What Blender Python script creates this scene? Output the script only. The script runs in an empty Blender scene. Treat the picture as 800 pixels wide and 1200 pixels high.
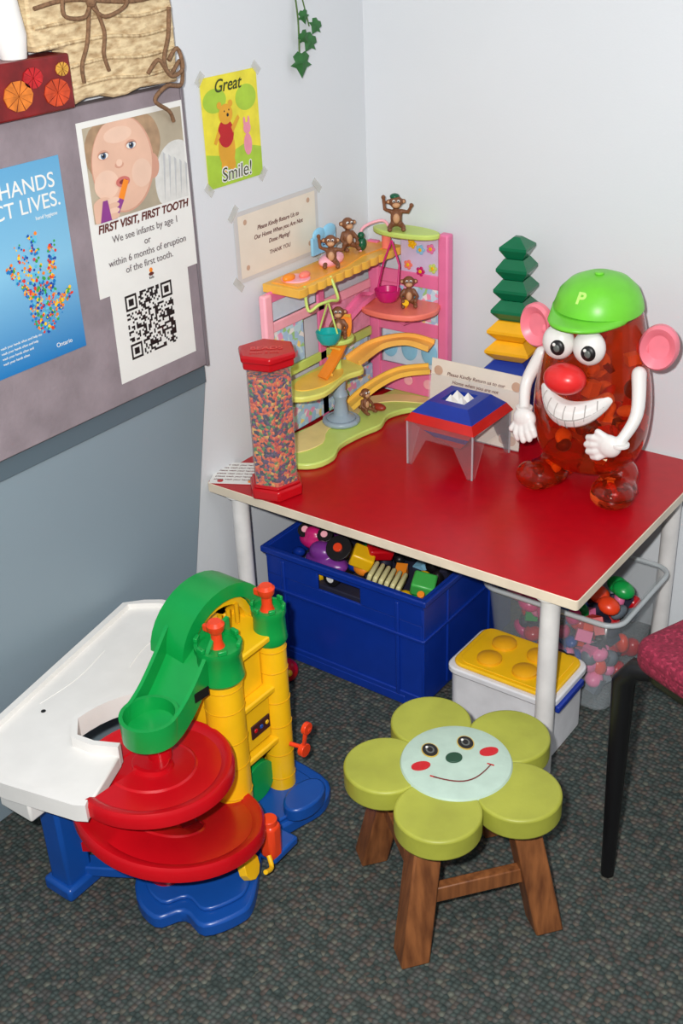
import bpy, bmesh, math, random
from mathutils import Vector, Matrix, Euler
random.seed(7)
sc=bpy.context.scene; col=sc.collection
sc.view_settings.view_transform='Standard'
R=math.radians; pi=math.pi
def lin(c):
    return tuple(((v/255)/12.92 if v/255<=.04045 else ((v/255+.055)/1.055)**2.4) for v in c)
MC={}
def mat(name,rgb,rough=.45,var=.08,scale=25,bump=0,bscale=200,trans=0,alpha=1,metal=0,spec=.5,ior=1.45,coat=0):
    if name in MC: return MC[name]
    m=bpy.data.materials.new(name); m.use_nodes=True; nt=m.node_tree; b=nt.nodes['Principled BSDF']
    c=lin(rgb)
    tc=nt.nodes.new('ShaderNodeTexCoord'); n=nt.nodes.new('ShaderNodeTexNoise'); n.inputs['Scale'].default_value=scale; n.inputs['Detail'].default_value=4
    nt.links.new(tc.outputs['Object'],n.inputs['Vector'])
    r=nt.nodes.new('ShaderNodeValToRGB'); r.color_ramp.elements[0].position=.3; r.color_ramp.elements[1].position=.7
    r.color_ramp.elements[0].color=tuple(v*(1-var) for v in c)+(1,); r.color_ramp.elements[1].color=tuple(min(1,v*(1+var)) for v in c)+(1,)
    nt.links.new(n.outputs['Fac'],r.inputs['Fac']); nt.links.new(r.outputs['Color'],b.inputs['Base Color'])
    b.inputs['Roughness'].default_value=rough; b.inputs['Metallic'].default_value=metal; b.inputs['IOR'].default_value=ior
    b.inputs['Transmission Weight'].default_value=trans; b.inputs['Alpha'].default_value=alpha; b.inputs['Specular IOR Level'].default_value=spec
    b.inputs['Coat Weight'].default_value=coat
    if bump:
        n2=nt.nodes.new('ShaderNodeTexNoise'); n2.inputs['Scale'].default_value=bscale; nt.links.new(tc.outputs['Object'],n2.inputs['Vector'])
        bp=nt.nodes.new('ShaderNodeBump'); bp.inputs['Strength'].default_value=bump; bp.inputs['Distance'].default_value=.002
        nt.links.new(n2.outputs['Fac'],bp.inputs['Height']); nt.links.new(bp.outputs['Normal'],b.inputs['Normal'])
    MC[name]=m; return m
def cellmat(name,cols,scale,rough=.35,bump=.6,dist=.003,stretch=(1,1,1)):
    m=bpy.data.materials.new(name); m.use_nodes=True; nt=m.node_tree; b=nt.nodes['Principled BSDF']
    tc=nt.nodes.new('ShaderNodeTexCoord'); mp=nt.nodes.new('ShaderNodeMapping'); mp.inputs['Scale'].default_value=stretch
    v=nt.nodes.new('ShaderNodeTexVoronoi'); v.inputs['Scale'].default_value=scale
    nt.links.new(tc.outputs['Object'],mp.inputs['Vector']); nt.links.new(mp.outputs['Vector'],v.inputs['Vector'])
    sp=nt.nodes.new('ShaderNodeSeparateColor'); nt.links.new(v.outputs['Color'],sp.inputs['Color'])
    r=nt.nodes.new('ShaderNodeValToRGB'); r.color_ramp.interpolation='CONSTANT'; cr=r.color_ramp
    tot=sum(w for _,w in cols); acc=0
    for i,(c,w) in enumerate(cols):
        e=cr.elements[i] if i<1 else (cr.elements[1] if i==1 else cr.elements.new(acc/tot))
        e.position=acc/tot; e.color=lin(c)+(1,); acc+=w
    nt.links.new(sp.outputs[0],r.inputs['Fac']); nt.links.new(r.outputs['Color'],b.inputs['Base Color'])
    bp=nt.nodes.new('ShaderNodeBump'); bp.inputs['Strength'].default_value=bump; bp.inputs['Distance'].default_value=dist; bp.invert=True
    nt.links.new(v.outputs['Distance'],bp.inputs['Height']); nt.links.new(bp.outputs['Normal'],b.inputs['Normal'])
    b.inputs['Roughness'].default_value=rough
    return m
# ------------- helpers
class G:
    def __init__(s,name,loc=(0,0,0),rot=(0,0,0),world=False):
        e=bpy.data.objects.new(name,None); e.empty_display_size=.02; e.location=loc; e.rotation_euler=rot; col.objects.link(e); s.e=e
        s.pinv=Matrix.Translation(-Vector(loc)) if world else Matrix.Identity(4)
def link(me,name,m,g,smooth=True,bevel=0,seg=2,loc=(0,0,0),rot=(0,0,0),ang=35):
    ob=bpy.data.objects.new(name,me); col.objects.link(ob)
    for mm in (m if isinstance(m,(list,tuple)) else [m]): me.materials.append(mm)
    ob.location=loc; ob.rotation_euler=rot
    if g: ob.parent=g.e; ob.matrix_parent_inverse=g.pinv
    if smooth:
        me.shade_smooth()
        try: me.set_sharp_from_angle(angle=R(ang))
        except Exception: pass
    if bevel:
        b=ob.modifiers.new('bevel','BEVEL'); b.width=bevel; b.segments=seg; b.limit_method='ANGLE'; b.angle_limit=R(35)
    return ob
def fin(bm,name,m,g,**k):
    bmesh.ops.recalc_face_normals(bm,faces=bm.faces); me=bpy.data.meshes.new(name); bm.to_mesh(me); bm.free(); return link(me,name,m,g,**k)
def box(name,c,s,m,g=None,bevel=.002,rot=(0,0,0),taper=1,**k):
    bm=bmesh.new(); bmesh.ops.create_cube(bm,size=1)
    for v in bm.verts:
        t=taper if v.co.z<0 else 1
        v.co=Vector((v.co.x*s[0]*t,v.co.y*s[1]*t,v.co.z*s[2]))
    return fin(bm,name,m,g,bevel=bevel,loc=c,rot=rot,**k)
def cyl(name,c,r,h,m,g=None,r2=None,seg=32,rot=(0,0,0),bevel=.001,**k):
    bm=bmesh.new(); bmesh.ops.create_cone(bm,cap_ends=True,segments=seg,radius1=r,radius2=r if r2 is None else r2,depth=h)
    return fin(bm,name,m,g,bevel=bevel,loc=c,rot=rot,**k)
def ell(name,c,r,m,g=None,rot=(0,0,0),seg=28,**k):
    bm=bmesh.new(); bmesh.ops.create_uvsphere(bm,u_segments=seg,v_segments=seg//2+2,radius=1)
    if not isinstance(r,(tuple,list)): r=(r,r,r)
    for v in bm.verts: v.co=Vector((v.co.x*r[0],v.co.y*r[1],v.co.z*r[2]))
    return fin(bm,name,m,g,loc=c,rot=rot,ang=80,**k)
def lathe(name,prof,c,m,g=None,seg=40,rot=(0,0,0),sc3=(1,1,1),a0=0,**k):
    bm=bmesh.new(); rings=[]
    for r,z in prof:
        if r<1e-6: rings.append([bm.verts.new((0,0,z*sc3[2]))])
        else: rings.append([bm.verts.new((r*math.cos(a0+2*pi*i/seg)*sc3[0],r*math.sin(a0+2*pi*i/seg)*sc3[1],z*sc3[2])) for i in range(seg)])
    for A,B in zip(rings,rings[1:]):
        for i in range(seg):
            j=(i+1)%seg
            if len(A)==1 and len(B)==1: continue
            if len(A)==1: bm.faces.new((A[0],B[i],B[j]))
            elif len(B)==1: bm.faces.new((A[i],A[j],B[0]))
            else: bm.faces.new((A[i],A[j],B[j],B[i]))
    return fin(bm,name,m,g,loc=c,rot=rot,**k)
def prism(name,pts,z0,z1,m,g=None,bevel=0,loc=(0,0,0),rot=(0,0,0),**k):
    bm=bmesh.new(); a=[bm.verts.new((x,y,z0)) for x,y in pts]; b=[bm.verts.new((x,y,z1)) for x,y in pts]
    bm.faces.new(a); bm.faces.new(b); n=len(pts)
    for i in range(n): bm.faces.new((a[i],a[(i+1)%n],b[(i+1)%n],b[i]))
    return fin(bm,name,m,g,bevel=bevel,loc=loc,rot=rot,**k)
def add_tube(bm,pts,rad,seg=10,caps=True):
    pts=[Vector(p) for p in pts]; n=len(pts)
    if not isinstance(rad,(list,tuple)): rad=[rad]*n
    t0=(pts[1]-pts[0]).normalized(); up=Vector((0,0,1)) if abs(t0.z)<.9 else Vector((1,0,0)); nrm=t0.cross(up).normalized(); rings=[]
    for i,p in enumerate(pts):
        t=(pts[min(i+1,n-1)]-pts[max(i-1,0)]).normalized(); nrm=(nrm-t*nrm.dot(t)).normalized(); bi=t.cross(nrm)
        rings.append([bm.verts.new(p+(nrm*math.cos(2*pi*k/seg)+bi*math.sin(2*pi*k/seg))*rad[i]) for k in range(seg)])
    for A,B in zip(rings,rings[1:]):
        for i in range(seg): j=(i+1)%seg; bm.faces.new((A[i],A[j],B[j],B[i]))
    if caps: bm.faces.new(rings[0]); bm.faces.new(rings[-1])
def spl(pts,n=6):
    P=[Vector(p) for p in pts]; out=[]
    for i in range(len(P)-1):
        p0=P[max(i-1,0)];p1=P[i];p2=P[i+1];p3=P[min(i+2,len(P)-1)]
        for k in range(n):
            t=k/n; out.append(.5*((2*p1)+(p2-p0)*t+(2*p0-5*p1+4*p2-p3)*t*t+(3*p1-p0-3*p2+p3)*t**3))
    out.append(P[-1]); return out
def tube(name,pts,rad,m,g=None,seg=10,smoothn=0,**k):
    if smoothn:
        if isinstance(rad,(list,tuple)):
            rr=[]
            for i in range(len(rad)-1): rr+=[rad[i]+(rad[i+1]-rad[i])*q/smoothn for q in range(smoothn)]
            rad=rr+[rad[-1]]
        pts=spl(pts,smoothn)
    bm=bmesh.new(); add_tube(bm,pts,rad,seg); return fin(bm,name,m,g,ang=60,**k)
def blob(name,parts,m,g=None,vox=.002,loc=(0,0,0),rot=(0,0,0),scale=1):
    """fused body: parts = ('s',centre,radii) or ('t',pts,radii)"""
    bm=bmesh.new()
    for p in parts:
        if p[0]=='s':
            r=p[2] if isinstance(p[2],(tuple,list)) else (p[2],)*3
            q=bmesh.ops.create_uvsphere(bm,u_segments=16,v_segments=10,radius=1)
            for v in q['verts']: v.co=Vector((v.co.x*r[0]+p[1][0],v.co.y*r[1]+p[1][1],v.co.z*r[2]+p[1][2]))
        else:
            add_tube(bm,p[1],p[2],10)
            rr=p[2] if isinstance(p[2],(tuple,list)) else [p[2]]*len(p[1])
            for e in (0,-1):
                q=bmesh.ops.create_uvsphere(bm,u_segments=10,v_segments=8,radius=rr[e])
                for v in q['verts']: v.co+=Vector(p[1][e])
    ob=fin(bm,name,m,g,loc=loc,rot=rot); ob.scale=(scale,)*3
    r=ob.modifiers.new('fuse','REMESH'); r.mode='VOXEL'; r.voxel_size=vox; r.use_smooth_shade=True
    s=ob.modifiers.new('sm','SMOOTH'); s.factor=.5; s.iterations=3
    return ob
def bits(name,pts,mats,g,rnd,r0,r1):
    bm=bmesh.new()
    for p in pts:
        q=bmesh.ops.create_uvsphere(bm,u_segments=12,v_segments=8,radius=1) if rnd.random()<.6 else bmesh.ops.create_cube(bm,size=1.5)
        s=(rnd.uniform(r0,r1),rnd.uniform(r0,r1),rnd.uniform(r0,r1)*.8); M=Matrix.Translation(p)@Euler((rnd.random()*3,rnd.random()*3,rnd.random()*3)).to_matrix().to_4x4()@Matrix.Diagonal((*s,1))
        mi=rnd.randrange(len(mats)); fs=set()
        for v in q['verts']:
            v.co=M@v.co
            for f in v.link_faces: fs.add(f)
        for f in fs: f.material_index=mi
    return fin(bm,name,mats,g,ang=50)
def sweep(name,path,prof,m,g=None,lat=None,closed=True,bevel=0,**k):
    P=[Vector(p) for p in path]; bm=bmesh.new(); rings=[]
    for i,p in enumerate(P):
        t=(P[min(i+1,len(P)-1)]-P[max(i-1,0)]).normalized()
        l=Vector(lat) if lat else t.cross(Vector((0,0,1))).normalized()
        u=l.cross(t).normalized()
        rings.append([bm.verts.new(p+l*a+u*b) for a,b in prof])
    n=len(prof)
    for A,B in zip(rings,rings[1:]):
        for i in range(n if closed else n-1): j=(i+1)%n; bm.faces.new((A[i],A[j],B[j],B[i]))
    if closed: bm.faces.new(rings[0]); bm.faces.new(rings[-1])
    return fin(bm,name,m,g,bevel=bevel,**k)
TX=[]
def text(name,s,size,x,y,z,m,g,align='CENTER',bold=0,ext=.0002,shear=0,rot=(0,0,0)):
    c=bpy.data.curves.new(name,'FONT'); c.body=s; c.size=size; c.align_x=align; c.align_y='CENTER'; c.extrude=ext; c.offset=bold; c.shear=shear
    o=bpy.data.objects.new(name,c); col.objects.link(o); o.location=(x,y,z); o.rotation_euler=rot; o.parent=g.e; o.matrix_parent_inverse=g.pinv
    c.materials.append(m); TX.append(o); return o
def circ(cx,cy,rx,ry=None,n=24,a0=0,a1=2*pi):
    ry=ry or rx
    return [(cx+rx*math.cos(a0+(a1-a0)*i/n),cy+ry*math.sin(a0+(a1-a0)*i/n)) for i in range(n)]
def rrect(x0,y0,x1,y1,r,n=5):
    o=[]
    for cx,cy,a in ((x1-r,y1-r,0),(x0+r,y1-r,90),(x0+r,y0+r,180),(x1-r,y0+r,270)):
        for i in range(n+1): t=R(a+90*i/n); o.append((cx+r*math.cos(t),cy+r*math.sin(t)))
    return o
# ------------- materials
wallm=mat('wall_paint',(219,223,227),.6,.015,3,.12,260)
white=mat('white_plastic',(232,230,226),.35,.03)
paper=mat('paper_white',(232,232,228),.5,.02)
cream=mat('paper_cream',(232,222,205),.5,.03)
blk=mat('black_ink',(22,20,22),.4,.05)
brownink=mat('brown_ink',(95,40,35),.5)
red=mat('red_laminate',(180,8,24),.28,.06,40)
redp=mat('red_plastic',(188,12,24),.25,.05)
yel=mat('yellow_plastic',(242,188,22),.3,.05)
grn=mat('green_plastic',(12,148,66),.3,.05)
blu=mat('blue_plastic',(20,76,158),.3,.05)
ora=mat('orange_red_plastic',(228,66,30),.3)
oran=mat('orange_plastic',(243,140,36),.35)
lime=mat('lime_plastic',(198,220,112),.35,.05)
pink=mat('pink_plastic',(234,120,165),.35,.06)
lpink=mat('light_pink_plastic',(250,178,190),.35,.05)
salm=mat('salmon_plastic',(246,128,110),.35,.05)
teal=mat('teal_plastic',(30,170,165),.3)
mag=mat('magenta_plastic',(200,30,110),.3)
lblue=mat('light_blue_plastic',(140,200,230),.35)
clear=mat('clear_plastic',(225,232,235),.06,.01,trans=0,alpha=.12,spec=.8)
acry=mat('clear_acrylic',(215,222,228),.04,.01,alpha=.06,spec=.9)
clearw=mat('frosted_clear_plastic',(195,205,210),.2,.02,alpha=.15,spec=.8)
# ------------- room
box('wall_left',(-.05,-1.9,1.25),(.1,4.0,2.5),wallm,bevel=0)
box('wall_back',(1.9,.05,1.25),(4.0,.1,2.5),wallm,bevel=0)
# carpet
cm=bpy.data.materials.new('carpet'); cm.use_nodes=True; nt=cm.node_tree; b=nt.nodes['Principled BSDF']
tc=nt.nodes.new('ShaderNodeTexCoord'); mp=nt.nodes.new('ShaderNodeMapping'); mp.inputs['Rotation'].default_value=(0,0,R(2))
nt.links.new(tc.outputs['Object'],mp.inputs['Vector'])
v=nt.nodes.new('ShaderNodeTexVoronoi'); v.inputs['Scale'].default_value=120; v.inputs['Randomness'].default_value=.5; nt.links.new(mp.outputs['Vector'],v.inputs['Vector'])
sp=nt.nodes.new('ShaderNodeSeparateColor'); nt.links.new(v.outputs['Color'],sp.inputs['Color'])
r=nt.nodes.new('ShaderNodeValToRGB'); cr=r.color_ramp
cr.elements[0].position=0; cr.elements[0].color=lin((74,86,84))+(1,); cr.elements[1].position=1; cr.elements[1].color=lin((116,120,110))+(1,)
e=cr.elements.new(.4); e.color=lin((88,97,93))+(1,); e=cr.elements.new(.7); e.color=lin((98,99,97))+(1,); e=cr.elements.new(.85); e.color=lin((106,96,90))+(1,)
nt.links.new(sp.outputs[0],r.inputs['Fac'])
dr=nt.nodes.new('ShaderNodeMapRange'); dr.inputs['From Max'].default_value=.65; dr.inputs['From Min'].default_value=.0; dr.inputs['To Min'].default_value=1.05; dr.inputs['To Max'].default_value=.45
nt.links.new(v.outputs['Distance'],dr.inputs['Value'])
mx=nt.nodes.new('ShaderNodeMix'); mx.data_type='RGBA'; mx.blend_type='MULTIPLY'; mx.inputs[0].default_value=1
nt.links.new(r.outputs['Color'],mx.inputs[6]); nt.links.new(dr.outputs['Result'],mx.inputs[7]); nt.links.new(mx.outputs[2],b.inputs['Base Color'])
b.inputs['Roughness'].default_value=.95; b.inputs['Specular IOR Level'].default_value=.1
bp=nt.nodes.new('ShaderNodeBump'); bp.inputs['Strength'].default_value=.8; bp.inputs['Distance'].default_value=.004; bp.invert=True
nt.links.new(v.outputs['Distance'],bp.inputs['Height']); nt.links.new(bp.outputs['Normal'],b.inputs['Normal'])
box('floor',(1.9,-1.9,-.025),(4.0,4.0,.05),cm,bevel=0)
WR=(pi/2,0,pi/2)
lowm=mat('blue_grey_panel',(132,148,158),.5,.03,2,.05)
prism('trim_1',[(-2.9,0.001),(-.675,0.001),(-.55,.6),(-2.9,.6)],.001,.012,lowm,None,rot=WR)
darkm=mat('ledge_shadow',(88,104,114),.5,.03,3)
box('ledge_shadow_strip',(.009,-1.73,.619),(.016,2.355,.036),darkm,bevel=.001)  # ledge strip under the board; shadow of the step put into its dark colour
g=G('notice_board',(.0,-.56,.64),world=True)
bmt=mat('board_fabric',(142,130,136),.8,.14,18,.3,120)
box('board_panel',(.0155,-1.73,.881),(.029,2.34,.482),bmt,g,bevel=.002)
box('board_edge',(.0165,-.558,.881),(.031,.006,.486),mat('board_edge_trim',(120,112,118),.5),g,bevel=.001)
# ------------- posters (local x=+Y world, y=up, z=out)
def sheet(name,y0,z0,w,h,x,m,t=.0008):
    g=G(name,(x,y0,z0),WR)
    prism('sheet',[(0,0),(w,0),(w,h),(0,h)],0,t,m,g,smooth=False); return g
def sh(g,pts,m,z,name='print'): return prism(name,pts,z-.00008,z,m,g,smooth=False)
X0=.0305
g=sheet('infant_dental_visit_poster',-.79,.828,.235,.271,X0,paper)
bg=mat('photo_background',(180,168,146),.5,.25,10); skin=mat('print_skin',(226,184,160),.5,.08,14); skin2=mat('print_skin_shadow',(208,156,134),.5,.08,20); skin3=mat('print_skin_light',(234,198,176),.5,.06,20)
hair=mat('print_hair',(168,138,108),.5,.2,50); tow=mat('print_towel',(216,216,212),.5,.08,60); tow2=mat('print_towel_fold',(188,190,192),.5,.08,60); iris=mat('print_iris',(70,92,124),.4); purp=mat('print_purple',(140,60,140),.4); lash=mat('print_lash',(120,84,66),.5)
px0,px1,py0,py1=.010,.225,.118,.262
zc=[.0010]
def L(pts,m,nm='print'):
    zc[0]+=.00010; pts=[(min(max(x,px0),px1),min(max(y,py0),py1)) for x,y in pts]; q=[]
    for p in pts:
        if not q or (abs(p[0]-q[-1][0])+abs(p[1]-q[-1][1]))>1e-6: q.append(p)
    return sh(g,q,m,zc[0],nm)
L([(px0,py0),(px1,py0),(px1,py1),(px0,py1)],bg,'photo')
L(circ(.090,.222,.082,.060,40),hair,'hair'); L(circ(.205,.150,.055,.062,40),tow,'towel')
L(circ(.148,.182,.015,.020),skin2,'ear')
L(circ(.085,.196,.067,.074,48),skin2,'face_edge'); L(circ(.084,.197,.064,.072,48),skin,'face'); L(circ(.045,.172,.026,.022),skin3,'cheek_l'); L(circ(.122,.176,.022,.022),skin3,'cheek_r'); L(circ(.08,.242,.030,.012),skin3,'brow_light')
L(circ(.076,.197,.0095,.0050),skin2,'nose'); L(circ(.076,.200,.0065,.0055),skin3,'nose_tip')
for x,y in ((.045,.216),(.105,.222)):
    L(circ(x,y+.001,.0120,.0075),skin2,'lid'); L(circ(x,y,.0102,.0050),paper,'eye_white'); L(circ(x,y,.0054,.0050),iris,'iris'); L(circ(x,y,.0028,.0028),blk,'pupil'); L(circ(x-.002,y+.0020,.0011),paper,'glint')
    L([(x-.0115,y+.002),(x-.006,y+.0052),(x+.005,y+.0054),(x+.0115,y+.002),(x+.005,y+.0042),(x-.006,y+.0040)],lash,'lash')
L(circ(.078,.171,.015,.008),mat('print_lips',(200,112,104),.4),'mouth'); L(circ(.079,.1705,.009,.0038),mat('print_mouth_dark',(130,50,50),.4),'mouth_in')
L([(.080,.175),(.090,.170),(.074,.142),(.064,.148)],oran,'toothbrush'); L([(.075,.143),(.063,.149),(.036,.118),(.056,.118)],purp,'toothbrush_grip')
L(circ(.030,.134,.026,.022),skin,'hand')
for i in range(4): L(circ(.052-.001*i,.147-.008*i,.013,.0048),skin if i%2 else skin3,'finger_%d'%i)
L([(.020,.118),(.030,.150),(.040,.150),(.044,.118)],purp,'sleeve')
for i in range(5): L([(.165+.013*i,.122),(.176+.012*i,.195-.006*i),(.171+.012*i,.200-.006*i)],tow2,'towel_fold')
text('headline','FIRST VISIT, FIRST TOOTH',.0178,.1175,.107,.0014,brownink,g,bold=.0005,shear=.2)
for i,s in enumerate(['We see infants by age 1','or','within 6 months of eruption','of the first tooth.']): text('line_%d'%i,s,.0158,.1175,.086-.018*i,.0014,mat('grey_ink',(105,95,98),.5),g)
sh(g,circ(.1175,.018,.004),oran,.0012,'logo'); sh(g,circ(.1175,.0115,.006,.003),brownink,.0012,'logo_base'); text('logo_text','kids',.007,.1175,.0055,.0012,blk,g)
g=sheet('qr_code_sign',-.768,.675,.183,.158,X0-.0003,paper,.0006)
n=29; s=.11/n; bm=bmesh.new(); rq=random.Random(3)
def fp(i,j):
    for ci,cj in ((0,0),(n-7,0),(0,n-7)):
        a,b2=i-ci,j-cj
        if -1<=a<=7 and -1<=b2<=7:
            if a in(-1,7) or b2 in(-1,7): return 0
            if a in(0,6) or b2 in(0,6): return 1
            return 1 if 2<=a<=4 and 2<=b2<=4 else 0
    return None
for i in range(n):
    for j in range(n):
        f=fp(i,j)
        if f is None: f=rq.random()<.5
        if f:
            x=.030+i*s; y=.033+.11-j*s
            vs=[bm.verts.new(q) for q in ((x,y,.0008),(x+s,y,.0008),(x+s,y-s,.0008),(x,y-s,.0008))]; bm.faces.new(vs)
fin(bm,'qr_modules',blk,g,smooth=False)
hb=bpy.data.materials.new('hand_poster_blue'); hb.use_nodes=True; nt=hb.node_tree; b=nt.nodes['Principled BSDF']; b.inputs['Roughness'].default_value=.35
tc=nt.nodes.new('ShaderNodeTexCoord'); sx=nt.nodes.new('ShaderNodeSeparateXYZ'); nt.links.new(tc.outputs['Object'],sx.inputs[0])
mr=nt.nodes.new('ShaderNodeMapRange'); mr.inputs['From Max'].default_value=.297; nt.links.new(sx.outputs['Y'],mr.inputs['Value'])
r=nt.nodes.new('ShaderNodeValToRGB'); r.color_ramp.elements[0].color=lin((24,120,186))+(1,); r.color_ramp.elements[1].color=lin((96,164,206))+(1,); e=r.color_ramp.elements.new(.5); e.color=lin((130,190,222))+(1,)
nt.links.new(mr.outputs['Result'],r.inputs['Fac']); nt.links.new(r.outputs['Color'],b.inputs['Base Color'])
g=sheet('hand_hygiene_poster',-1.12,.765,.288,.297,X0,hb)
text('title_1','CLEAN HANDS',.031,.274,.264,.0012,paper,g,'RIGHT',bold=.0001); text('title_2','PROTECT LIVES.',.031,.280,.236,.0012,paper,g,'RIGHT',bold=.0001); text('subtitle','hand hygiene',.008,.27,.216,.0012,paper,g,'RIGHT')
dots=[mat('dot_%d'%i,c,.4) for i,c in enumerate([(30,70,160),(220,60,40),(245,200,40),(60,160,70),(20,120,190),(240,130,40),(90,190,220)])]
bm=bmesh.new(); rd=random.Random(5)
segs=[((.165,.16),(.20,.10),.007),((.185,.19),(.207,.11),.008),((.215,.197),(.22,.11),.008),((.25,.175),(.235,.105),.008),((.275,.10),(.24,.075),.008)]
P=[]
for k in range(620):
    if k<260:
        a=rd.random()*2*pi; q=math.sqrt(rd.random()); P.append((.222+.032*q*math.cos(a),.082+.038*q*math.sin(a)))
    else:
        (ax,ay),(bx,by),w=rd.choice(segs); t=rd.random(); P.append((ax+(bx-ax)*t+rd.uniform(-w,w),ay+(by-ay)*t+rd.uniform(-w,w)*.6))
for k,(x,y) in enumerate(P):
    rr=rd.uniform(.0012,.0032); z=.0010+k*1e-6
    f=bm.faces.new([bm.verts.new((x+rr*math.cos(a*pi/3),y+rr*math.sin(a*pi/3),z)) for a in range(6)]); f.material_index=rd.randrange(7)
fin(bm,'hand_print_dots',dots,g,smooth=False)
for i in range(4): text('caption_%d'%i,'wash your hands often and help stop germs'[:34-4*i],.0055,.125,.045-.008*i,.0012,paper,g,'LEFT')
text('stamp','Ontario',.010,.245,.018,.0012,paper,g)
# cartoon bear poster
yb=mat('poster_yellow',(234,222,60),.5,.12,30); lg=mat('poster_green',(170,205,60),.5,.1,30); bear=mat('bear_yellow',(225,165,45),.5); dk=mat('poster_dark',(60,70,20),.5)
tape=mat('clear_tape',(222,222,214),.3,alpha=.35)
g=sheet('cartoon_bear_poster',-.482,.933,.148,.185,.001,yb)
sh(g,[(0,0),(.148,0),(.148,.05),(.1,.062),(.05,.05),(0,.06)],lg,.0011,'grass'); sh(g,circ(.115,.140,.028,.022),lg,.0011,'bush'); sh(g,circ(.033,.145,.03,.02),lg,.0011,'bush2')
sh(g,circ(.055,.062,.022,.034),bear,.0013,'bear_body'); sh(g,circ(.055,.088,.021,.024),redp,.0015,'shirt'); sh(g,circ(.058,.120,.018,.017),bear,.0017,'bear_head')
for x in (.043,.072): sh(g,circ(x,.136,.006),bear,.0016,'bear_ear')
sh(g,circ(.063,.118,.003),blk,.0019,'bear_nose'); sh(g,circ(.055,.125,.0015),blk,.0019,'eye1'); sh(g,circ(.067,.126,.0015),blk,.0019,'eye2')
sh(g,[(.07,.096),(.09,.114),(.094,.108),(.074,.086)],bear,.0016,'bear_arm'); sh(g,[(.035,.096),(.022,.076),(.028,.072),(.04,.086)],bear,.0016,'bear_arm2')
for x in (.046,.066): sh(g,circ(x,.034,.009,.012),bear,.0015,'bear_leg')
pg=mat('piglet_pink',(235,150,170),.5)
sh(g,circ(.112,.06,.011,.019),pg,.0015,'piglet_body'); sh(g,circ(.112,.088,.010),pg,.0016,'piglet_head')
for x in (.106,.118): sh(g,circ(x,.10,.003,.008),pg,.0014,'piglet_ear')
text('great','Great',.030,.068,.167,.0015,dk,g,bold=.0003,shear=.3)
text('smile','Smile!',.034,.076,.018,.0017,paper,g,bold=.0020,shear=.1); text('smile_ink','Smile!',.034,.076,.018,.0022,dk,g,bold=-.0002,shear=.1)
for x,y,a in ((.0,.185,.8),(.148,.185,-.8),(.148,0,.8),(.0,0,-.8)): prism('tape',[(-.012,-.007),(.012,-.007),(.012,.007),(-.012,.007)],.0012,.0015,tape,g,loc=(x,y,0),rot=(0,0,a))
g=sheet('thank_you_note',-.425,.747,.251,.132,.001,mat('note_sleeve',(206,204,202),.35,.02))
sh(g,[(.010,.008),(.242,.008),(.242,.124),(.010,.124)],cream,.0013,'note_paper')
for i,s in enumerate(['Please Kindly Return Us to','Our Home When you Are Not','Done Playing!']): text('note_%d'%i,s,.0115,.126,.092-.016*i,.0015,brownink,g,bold=.0001,shear=.25)
text('note_3','THANK YOU',.011,.126,.038,.0015,brownink,g,shear=.15)
for x in (.03,.22):
    for y in (.025,.11): sh(g,circ(x,y,.005),mat('note_print',(200,165,140),.5),.0015,'ornament')
for x,y,a in ((.0,.132,.8),(.251,.132,-.8),(.251,0,.8),(.0,0,-.8)): prism('tape',[(-.016,-.007),(.016,-.007),(.016,.007),(-.016,.007)],.0012,.0015,tape,g,loc=(x,y,0),rot=(0,0,a))
# ivy
g=G('ivy_sprig',(.01,-.2,1.3),world=True); leafm=mat('ivy_leaf',(45,100,50),.45,.25,60); stem=mat('ivy_stem',(80,110,50),.6)
tube('stem',[(.003,-.235,1.42),(.003,-.225,1.30),(.005,-.212,1.20),(.008,-.214,1.16),(.010,-.218,1.125)],.0016,stem,g,smoothn=5)
tube('stem_2',[(.004,-.225,1.30),(.008,-.20,1.22),(.010,-.185,1.17)],.0013,stem,g,smoothn=5)
tube('stem_3',[(.003,-.235,1.36),(.006,-.21,1.30),(.008,-.19,1.24)],.0013,stem,g,smoothn=5)
lf=[(0,-.5),(.25,-.62),(.55,-.35),(.42,-.05),(.72,.15),(.35,.28),(.0,.85),(-.35,.28),(-.72,.15),(-.42,-.05),(-.55,-.35),(-.25,-.62)]
for i,(y,z,s,a) in enumerate([(-.222,1.112,.032,3.1),(-.195,1.145,.026,2.4),(-.212,1.155,.020,3.9),(-.175,1.17,.022,2.4),(-.21,1.19,.018,3.4),(-.19,1.235,.018,2.6),(-.245,1.245,.022,4.2),(-.25,1.29,.024,3.6),(-.20,1.29,.024,2.4),(-.23,1.34,.024,3.2)]):
    bm=bmesh.new(); cv=bm.verts.new((0,0,.12)); vs=[bm.verts.new((x,y2,-.12*abs(x))) for x,y2 in lf]
    for k in range(12): bm.faces.new((cv,vs[k],vs[(k+1)%12]))
    for v in bm.verts: v.co*=s
    fin(bm,'leaf_%d'%i,leafm,g,loc=(.018,y,z),rot=(Euler(WR).to_matrix().to_4x4()@Matrix.Rotation(a,4,'Z')@Matrix.Rotation(.35,4,'Y')).to_euler())
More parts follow.
